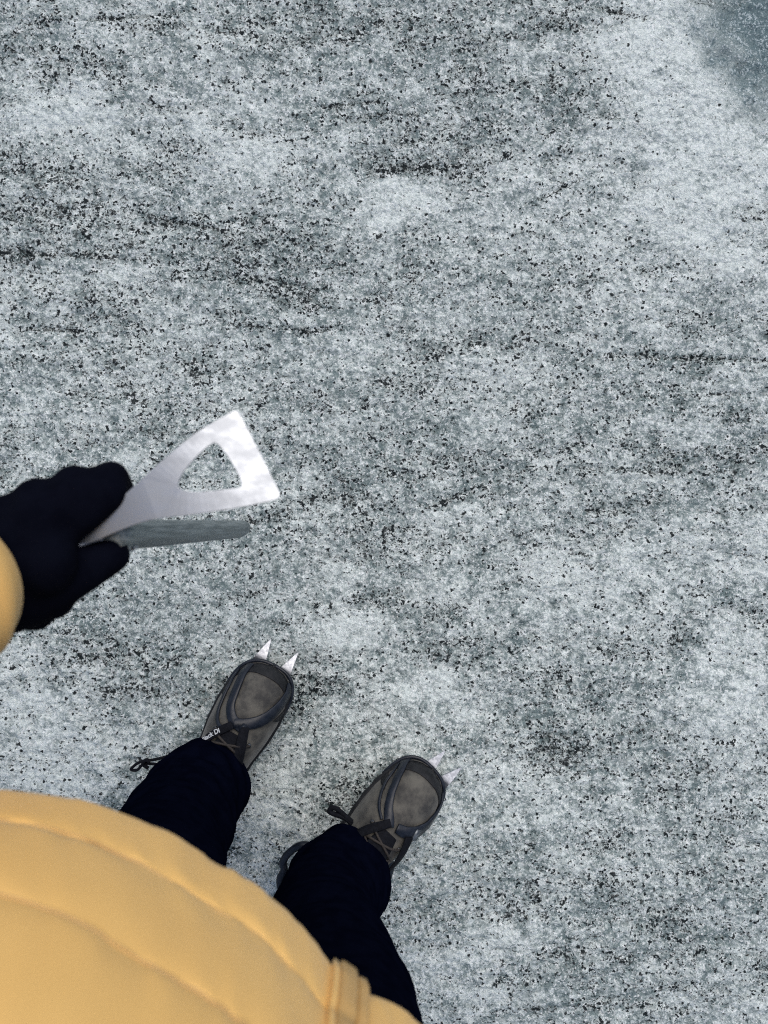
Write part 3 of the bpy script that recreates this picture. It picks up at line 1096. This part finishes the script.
def make_crampon(ft):
    left = ft['side'] == 'left'
    inn = 1 if left else -1
    root = bpy.data.objects.new('crampon', None)
    root.empty_display_size = 0.05
    link(root)
    place(root, ft)
    # plate frame under the forefoot and under the heel
    def plate(name, yl, yh, zc=ZS - .0035, th=.0028):
        outer = []
        K = 24
        for i in range(K):
            y = yl + (yh - yl) * i / (K - 1)
            outer.append((bc(y, inn) + bw(min(y, .292)) * .86, y))
        ol = outer + [(2 * bc(y, inn) - x, y) for x, y in outer[::-1]]
        cx, cy = bc((yl + yh) / 2, inn), (yl + yh) / 2
        il = [(cx + (x - cx) * .62, cy + (y - cy) * .72) for x, y in ol]
        n = len(ol)
        V = [(x, y, zc + th / 2) for x, y in ol] + [(x, y, zc + th / 2) for x, y in il] + [(x, y, zc - th / 2) for x, y in ol] + [(x, y, zc - th / 2) for x, y in il]
        F = []
        for j in range(n):
            k = (j + 1) % n
            F += [(j, k, n + k, n + j), (2 * n + k, 2 * n + j, 3 * n + j, 3 * n + k), (k, j, 2 * n + j, 2 * n + k), (n + j, n + k, 3 * n + k, 3 * n + j)]
        return mesh_obj(name, V, F, M['dark_steel'], root, smooth=False)
    plate('front_plate', .17, .292)
    plate('heel_plate', .006, .085)
    b = bmesh.new()
    bmesh.ops.create_cube(b, size=1, matrix=Matrix.Translation((bc(.12, inn), .128, ZS - .0042)) @ Matrix.Diagonal((.016, .115, .0025, 1)))
    bm_obj('linking_bar', b, M['dark_steel'], root, smooth=False)
    # points under the frames
    def tri(name, base_a, base_b, tip, th, mat, curve=None):
        a, b_, t = Vector(base_a), Vector(base_b), Vector(tip)
        n = (b_ - a).cross(t - a).normalized() * th / 2
        mid = (a + b_) / 2
        # blade with a rolled shoulder towards the base
        K = 7
        V, F = [], []
        for i in range(K):
            u = i / (K - 1)
            w = (1 - u) ** 0.9 * (1 - .04) + .04
            c = mid.lerp(t, u) + (Vector((0, 0, 1)) * (curve * math.sin(u * math.pi)) if curve else Vector())
            e = (b_ - a) / 2 * w
            V += [c - e + n * (1 - u * .6), c + e + n * (1 - u * .6), c + e - n * (1 - u * .6), c - e - n * (1 - u * .6)]
            if i:
                o_ = (i - 1) * 4
                for j in range(4): F.append((o_ + j, o_ + (j + 1) % 4, o_ + 4 + (j + 1) % 4, o_ + 4 + j))
        F.append((3, 2, 1, 0)); F.append(tuple((K - 1) * 4 + j for j in range(4)))
        return mesh_obj(name, V, F, mat, root, smooth=False)
    for y in (.185, .225, .262, .02, .07):
        for s in (-1, 1):
            x = bc(y, inn) + s * bw(y) * .80
            tri('downward_point', (x, y - .009, ZS - .005), (x, y + .009, ZS - .005), (x + s * .004, y + .003, -.006), .0026, M['dark_steel'])
    # two long bright points ahead of the toe
    if left:
        fp = [(-.017, -.013, -.017), (.029, .006, .035)]
    else:
        fp = [(-.013, .006, -.010), (.020, .004, .030)]
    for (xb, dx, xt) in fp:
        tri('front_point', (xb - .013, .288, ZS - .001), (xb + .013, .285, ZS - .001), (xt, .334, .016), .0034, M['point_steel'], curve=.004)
    # flexible toe basket
    h = .0030
    if left:
        ribbon('toe_strap', [(.287, 168), (.278, 150), (.262, 134), (.243, 124), (.226, 116), (.212, 100), (.207, 84)], inn, [.014, .016, .015, .015, .016, .018], h * .9, .0030, M['harness'], root)
        ribbon('toe_strap', [(.284, 6), (.270, 24), (.254, 38), (.238, 52), (.224, 68), (.213, 86), (.208, 96)], inn, [.016, .019, .020, .020, .018, .016], h * .9, .0036, M['harness'], root)
        ribbon('side_strap', [(.270, 178), (.250, 156), (.225, 143), (.205, 133), (.194, 118), (.196, 100)], inn, [.006, .007, .006, .006, .007], h * .7, .0032, M['harness'], root)
        ribbon('ankle_strap', [(.210, 82), (.190, 76), (.165, 66), (.140, 52), (.115, 36), (.09, 24)], inn, [.014, .018, .019, .018, .017], h * .7, .0080, M['webbing'], root)
        st, pts, nrm = ribbon('instep_strap', [(.204, 96), (.188, 108), (.168, 122), (.146, 134), (.12, 142)], inn, [.013, .014, .014, .014], h * .7, .0085, M['webbing'], root)
        letter(root, pts, nrm, st)
    else:
        ribbon('toe_strap', [(.280, 184), (.270, 160), (.252, 142), (.236, 130), (.220, 116), (.210, 104), (.200, 96)], inn, [.014, .014, .013, .014, .016, .018], h * .9, .0030, M['harness'], root)
        ribbon('toe_strap', [(.284, 2), (.270, 14), (.254, 26), (.237, 38), (.223, 53), (.213, 72), (.208, 88)], inn, [.010, .012, .020, .024, .021, .015], h * .9, .0036, M['harness'], root)
        ribbon('side_strap', [(.276, 188), (.256, 168), (.238, 158), (.222, 146), (.208, 130), (.200, 112)], inn, [.004, .005, .005, .005], h * .6, .0024, M['harness'], root)
        ribbon('ankle_strap', [(.206, 98), (.190, 108), (.168, 122), (.142, 134), (.118, 146), (.09, 156)], inn, [.013, .015, .015, .014], h * .7, .0085, M['webbing'], root)
        ribbon('instep_strap', [(.210, 64), (.194, 56), (.172, 46), (.145, 36), (.12, 28)], inn, [.015, .017, .018, .018], h * .7, .0075, M['webbing'], root)
    # rigid bail round the front of the toe, over the roots of the points
    us = np.linspace(0, 1, 25)
    bp = []
    for u in us:
        a = math.pi * u
        y = 0.235 + 0.0675 * math.sin(a) ** 0.75
        yy = min(y, .2985)
        w = bw(yy) * (1.0 if y < .27 else 1.0)
        x = math.cos(a)
        bp.append(Vector((bc(yy, inn) + math.copysign(abs(x) ** .75, x) * .0545, y, .040 + .004 * math.sin(a))))
    cord('toe_bail', bp, .0032, M['harness'], root, 10, 3)
    # little buckle on the junction
    p, n = bsurf(.208 if left else .219, 84 if left else 52, inn, .0085 if left else .0062)
    b = bmesh.new()
    bmesh.ops.create_cube(b, size=1, matrix=Matrix.Translation(p) @ n.to_track_quat('Z', 'Y').to_matrix().to_4x4() @ Matrix.Diagonal((.009, .012, .003, 1) if left else (.020, .013, .0035, 1)))
    bmesh.ops.bevel(b, geom=list(b.edges), offset=.001, segments=2, affect='EDGES')
    bm_obj('buckle', b, M['harness'] if left else M['buckle'], root)
    # heel cup and lever
    V, F = [], []
    rings = []
    for i in range(25):
        a = R(180 + 180 * i / 24)
        c = Vector((math.cos(a) * .047, .046 + math.sin(a) * .052, 0))
        o_ = Vector((math.cos(a), math.sin(a), 0))
        zt = .085 + .012 * math.sin(i * math.pi / 24)
        rings.append([c + UP * .030, c + o_ * .004 + UP * .032, c + o_ * .006 + UP * (.03 + zt) * .7, c + o_ * .003 + UP * (zt + .0), c + UP * (zt - .004)])
    tube(V, F, rings)
    mesh_obj('heel_cup', V, F, M['harness'], root)
    return root


def letter(root, pts, nrm, strap):
    fc = bpy.data.curves.new('lettering', 'FONT')
    fc.body = 'Black Di'
    fc.size = .0125
    fc.extrude = .0002
    fc.offset = .0003
    fc.align_x = 'CENTER'; fc.align_y = 'CENTER'
    tmp = bpy.data.objects.new('lettering', fc)
    link(tmp)
    dg = bpy.context.evaluated_depsgraph_get(); dg.update()
    me = bpy.data.meshes.new_from_object(tmp.evaluated_get(dg))
    bpy.data.objects.remove(tmp)
    me.materials.clear(); me.materials.append(M['print'])
    # wrap onto the strap: text x runs from the ankle end towards the toe
    n = len(pts)
    Ls = [0]
    for a, b in zip(pts[:-1], pts[1:]): Ls.append(Ls[-1] + (b - a).length)
    tot = Ls[-1]
    cen = tot * 0.37
    for v in me.vertices:
        s = cen - v.co.x * 0.76          # strap runs toe -> ankle
        i = max(0, min(n - 2, int(np.searchsorted(Ls, s)) - 1))
        u = (s - Ls[i]) / max(1e-9, Ls[i + 1] - Ls[i])
        p = pts[i].lerp(pts[i + 1], u); nn = nrm[i].lerp(nrm[i + 1], max(0, min(1, u))).normalized()
        t = (pts[i + 1] - pts[i]).normalized() * -1
        up = nn.cross(t).normalized()
        v.co = p + up * (v.co.y * 0.9) + nn * (.0030 + v.co.z)
    o = bpy.data.objects.new('lettering', me)
    link(o, strap)


boots = []
for ft in FEET:
    ft['boot'] = make_boot(ft)
    ft['crampon'] = make_crampon(ft)
tag(FEET[0]['boot'], 'grey left boot with white lettering on its strap')
tag(FEET[0]['crampon'], 'steel crampon strapped to the left boot, with white lettering on its black strap', 'crampon', 'crampons strapped to the boots')
tag(FEET[1]['crampon'], 'steel crampon on the right boot, whose toe strap shines', 'crampon', 'crampons strapped to the boots')


# loose lace ends by the trouser hems
def loose(ft, pts, r, name='lace_loop', mat='webbing'):
    cord(name, [ft['boot'].matrix_basis.inverted() @ p for p in pts], r, M[mat], ft['boot'])


bpy.context.view_layer.update()
z1 = .10
loose(FEET[0], [at(178, 752, z1), at(165, 757, z1), at(152, 760, z1), at(140, 762, z1), at(131, 769, z1), at(137, 770, z1), at(144, 764, z1), at(154, 764, z1), at(165, 765, z1)], .0024)
loose(FEET[0], [at(150, 762, z1 + .006), at(146, 760, z1 + .006), at(143, 764, z1 + .004), at(148, 768, z1)], .0030)
loose(FEET[1], [at(352, 822, z1), at(344, 815, z1), at(337, 809, z1), at(331, 808, z1), at(330, 812, z1), at(337, 815, z1), at(345, 818, z1), at(352, 824, z1)], .0042)
loose(FEET[1], [at(383, 842, .09), at(388, 855, .08), at(391, 866, .07), at(388, 878, .06)], .0060, 'strap_tail', 'harness')
loose(FEET[1], [at(322, 850, .10), at(303, 845, .10), at(290, 852, .095), at(283, 862, .09), at(284, 870, .09), at(280, 880, .09), at(284, 892, .09), at(305, 900, .09)], .0062, 'heel_strap', 'harness')


# ------------------------------------------------------------------ ice axe
AZ = 0.775
A_ = (at(259, 455, AZ) - at(80, 541, AZ)).normalized()
N_ = Vector((-A_.y, A_.x, 0))


def smooth_outline(pts, n, corners=()):
    """closed outline in pixels; straight at corners, smooth elsewhere"""
    out = []
    K = len(pts)
    for i in range(K):
        p0, p1, p2, p3 = (np.array(pts[(i + k - 1) % K], float) for k in range(4))
        if i in corners: p0 = 2 * p1 - p2
        if (i + 1) % K in corners: p3 = 2 * p2 - p1
        for k in range(n):
            t = k / n
            out.append(0.5 * (2 * p1 + (-p0 + p2) * t + (2 * p0 - 5 * p1 + 4 * p2 - p3) * t * t + (-p0 + 3 * p1 - 3 * p2 + p3) * t ** 3))
    return out


def make_axe():
    bar = at(104, 536, AZ)
    root = bpy.data.objects.new('ice_axe', None)
    root.empty_display_size = .05
    foot = at(244, 529, 0.20)
    shaft_dir = (bar - Vector((foot.x, foot.y, 0.20))).normalized()
    root.location = (foot.x, foot.y, .20)
    link(root)
    bpy.context.view_layer.update()
    def loc(p): return Vector(p) - root.location
    # adze: wide blade with a three-cornered hole, cut from 3.5 mm steel, drooping slightly to its edge
    outer = smooth_outline([(78, 541), (99, 517), (131, 489), (164, 459), (196, 433), (230, 413), (237, 411), (243, 420), (261, 455), (279, 491), (279, 497), (270, 501), (235, 508), (196, 514), (150, 520), (118, 531), (95, 541), (84, 543)], 6, (7, 9))
    hole = smooth_outline([(178, 483), (184, 471), (196, 457), (208, 446), (216, 443), (224, 451), (234, 466), (241, 481), (240, 487), (228, 489), (210, 491), (193, 492), (181, 489)], 6, ())
    tipc = at(80, 541, AZ)
    def z_of(px, py):
        p = at(px, py, AZ)
        u = (p - tipc).dot(A_)
        return AZ + 0.012 * u / .14 - 0.9 * max(0, u - .02) ** 2
    bm = bmesh.new()
    ov = [bm.verts.new(at(x, y, z_of(x, y))) for x, y in outer]
    hv = [bm.verts.new(at(x, y, z_of(x, y))) for x, y in hole]
    eds = [bm.edges.new((ov[i], ov[(i + 1) % len(ov)])) for i in range(len(ov))]
    eds += [bm.edges.new((hv[i], hv[(i + 1) % len(hv)])) for i in range(len(hv))]
    bmesh.ops.triangle_fill(bm, edges=eds, use_beauty=True, use_dissolve=False)
    bmesh.ops.recalc_face_normals(bm, faces=bm.faces)
    if sum(f.normal.z for f in bm.faces) < 0:
        bmesh.ops.reverse_faces(bm, faces=bm.faces)
    for v in bm.verts: v.co = loc(v.co)
    adze = bm_obj('adze', bm, M['steel'], root, smooth=False)
    bake(adze, [('SOLIDIFY', dict(thickness=.0032, offset=-1)), ('BEVEL', dict(width=.0006, segments=3, limit_method='ANGLE', angle_limit=R(40)))])
    adze.data.shade_flat()
    # head block over the shaft and the pick behind, curving down
    V, F = [], []
    path = [bar + A_ * .002 + N_ * .004 + UP * -.026, bar - A_ * .006 + N_ * .004 + UP * -.024, bar - A_ * .02 + N_ * .004 + UP * -.020, bar - A_ * .045 + UP * -.008, bar - A_ * .08 + UP * -.014, bar - A_ * .115 + UP * -.026, bar - A_ * .145 + UP * -.042, bar - A_ * .165 + UP * -.056]
    hgt = [.008, .012, .012, .010, .009, .0085, .007, .0012]
    wid = [.007, .008, .006, .0028, .0022, .0022, .0020, .0012]
    rings = []
    P = catmull([tuple(loc(p)) for p in path], 6)
    for i, p in enumerate(P):
        u = i / (len(P) - 1) * 7
        h = float(np.interp(u, range(8), hgt)); w = float(np.interp(u, range(8), wid))
        p = Vector(p)
        if u > 4 and i % 2: h *= 0.82     # teeth
        rings.append([p + N_ * w * c + UP * h * s for c, s in ((1, .8), (.6, 1), (-.6, 1), (-1, .8), (-1, -.8), (-.6, -1), (.6, -1), (1, -.8))])
    tube(V, F, rings)
    mesh_obj('pick', V, F, M['steel'], root)
    # shaft, oval aluminium tube
    top = bar - shaft_dir * .012
    Ld = (top - root.location).length
    xa = (A_ - shaft_dir * A_.dot(shaft_dir)).normalized(); ya = shaft_dir.cross(xa)
    V, F = [], []
    rings = []
    for i in range(40):
        s = i / 39
        c = shaft_dir * (0.035 + (Ld - .035) * s)
        rings.append([c + xa * math.cos(t) * .0160 + ya * math.sin(t) * .0118 for t in np.linspace(0, 2 * math.pi, 36, endpoint=False)])
    tube(V, F, rings)
    mesh_obj('shaft', V, F, M['shaft'], root)
    # collar and spike
    V, F = [], []
    rings = []
    for s, g in ((.060, 1.01), (.058, 1.02), (.040, 1.02), (.030, .97), (.012, .70), (-.012, .42), (-.045, .10), (-.048, .03)):
        c = shaft_dir * s
        rings.append([c + xa * math.cos(t) * .0160 * g + ya * math.sin(t) * .0118 * g for t in np.linspace(0, 2 * math.pi, 28, endpoint=False)])
    tube(V, F, rings)
    mesh_obj('spike', V, F, M['shaft'], root)
    # two rivets through head and shaft
    for k in (0.022, 0.042):
        c = loc(bar) - shaft_dir * (k + .01)
        b = bmesh.new()
        bmesh.ops.create_cone(b, cap_ends=True, segments=16, radius1=.004, radius2=.004, depth=.027, matrix=Matrix.Translation(c) @ ya.to_track_quat('Z', 'Y').to_matrix().to_4x4())
        bm_obj('rivet', b, M['steel'], root)
    tag(root, 'silver ice axe with triangular hole in its broad blade, held in the gloved hand', 'ice axe')
    return bar


BAR = make_axe()


# ------------------------------------------------------------------ gloves
def make_glove_left():
    bm = bmesh.new()
    B = at(42, 556, AZ)
    z = UP
    knuckles = []
    for i, (a, rr, n1) in enumerate(((.064, .0145, .032), (.040, .0165, .037), (.014, .0175, .037), (-.012, .0165, .036))):
        mcp = B + A_ * a + N_ * (.028, .027, .018, .016)[i] + z * (.000, .010, .024, .030)[i]
        pip = B + A_ * (a + .005) + N_ * n1 + z * (-.008, .002, .012, .014)[i]
        dip = B + A_ * (a + .003) + N_ * (n1 - .002) - z * .018
        tip = B + A_ * a + N_ * .012 - z * .030
        chain(bm, [(mcp, rr * 1.1), (pip, rr), (dip, rr * .92), (tip, rr * .85)])
        knuckles.append(mcp)
    for i in range(3):
        a0 = (.066, .040, .014, -.012); n0 = (.028, .034, .037, .036)
        add_capsule(bm, B + A_ * a0[i] + N_ * n0[i] + z * (-.008, .0, .01)[i], .0145, B + A_ * a0[i + 1] + N_ * n0[i + 1] + z * (.0, .008, .01)[i], .0155)
        add_capsule(bm, knuckles[i], .0155 if i == 0 else .017, knuckles[i + 1], .017)
    # back of the hand and palm
    wr = WRIST_L + (ELB_L - WRIST_L).normalized() * 0.05
    for k in knuckles:
        chain(bm, [(k - N_ * .006, .017), (B - A_ * .048 - N_ * .006 + z * .026, .021)])
    add_ball(bm, B + z * .022 - N_ * .006 + A_ * .006, .027, (1, 1, .8), seg=3)
    chain(bm, [(B - A_ * .03 - N_ * .008 + z * .022, .030), (WRIST_L, .042), (wr, .042)])
    # thumb leaves the palm near its base and closes against the head from the other side
    t0 = at(10, 606, AZ + .012); t1 = at(52, 590, AZ + .002); t2 = at(86, 568, AZ - .008); t3 = at(112, 555, AZ - .019)
    chain(bm, [(t0, .022), (t1, .0185), (t2, .0180), (t3, .0150)])
    chain(bm, [(at(0, 600, AZ + .02), .026), (t1, .017)])
    add_ball(bm, at(56, 602, AZ - .005), .014)
    add_ball(bm, at(34, 612, AZ - .004), .014)
    g = blob('glove', bm, M['glove'], person, 0.0022, 32)
    # cuff wrinkles and pull tab
    c0 = at(-6, 590, AZ + .03)
    cord('pull_tab', [at(20, 622, AZ), at(30, 624, AZ - .005), at(42, 622, AZ - .01), at(52, 612, AZ - .01)], .0052, M['glove'], g)
    # stitched seams over the fingers
    for i, k in enumerate(knuckles[:3]):
        mid = (k + knuckles[i + 1]) / 2
        cord('seam', [mid + z * .0105 - N_ * .018, mid + z * .0125 - N_ * .004, mid + z * .0045 + N_ * .012], .0011, M['glove'], g, 6, 6)
    return g


def make_glove_right():
    bm = bmesh.new()
    dn = (PALM_R - WRIST_R).normalized()
    f = (FWD - dn * FWD.dot(dn)).normalized()
    o = dn.cross(f).normalized()
    if o.dot(LEFT) < 0: o = -o         # towards the thigh
    P = PALM_R
    for a, L_ in ((.034, .072), (.012, .080), (-.010, .074), (-.031, .060)):
        m = P + f * a + dn * .035
        chain(bm, [(m, .0125), (m + dn * L_ * .42 + o * .006, .0118), (m + dn * L_ * .72 + o * .020, .011), (m + dn * L_ * .86 + o * .034, .0098)])
        chain(bm, [(m, .015), (P - dn * .025 + f * a * .5, .020)])
    chain(bm, [(WRIST_R, .034), (P - dn * .02, .028)])
    chain(bm, [(P - dn * .02 + f * .02, .018), (P + f * .052 + o * .012 + dn * .015, .0145), (P + f * .056 + o * .02 + dn * .05, .0125)])
    return blob('glove', bm, M['glove'], person, 0.003, 5)


make_glove_left()
make_glove_right()
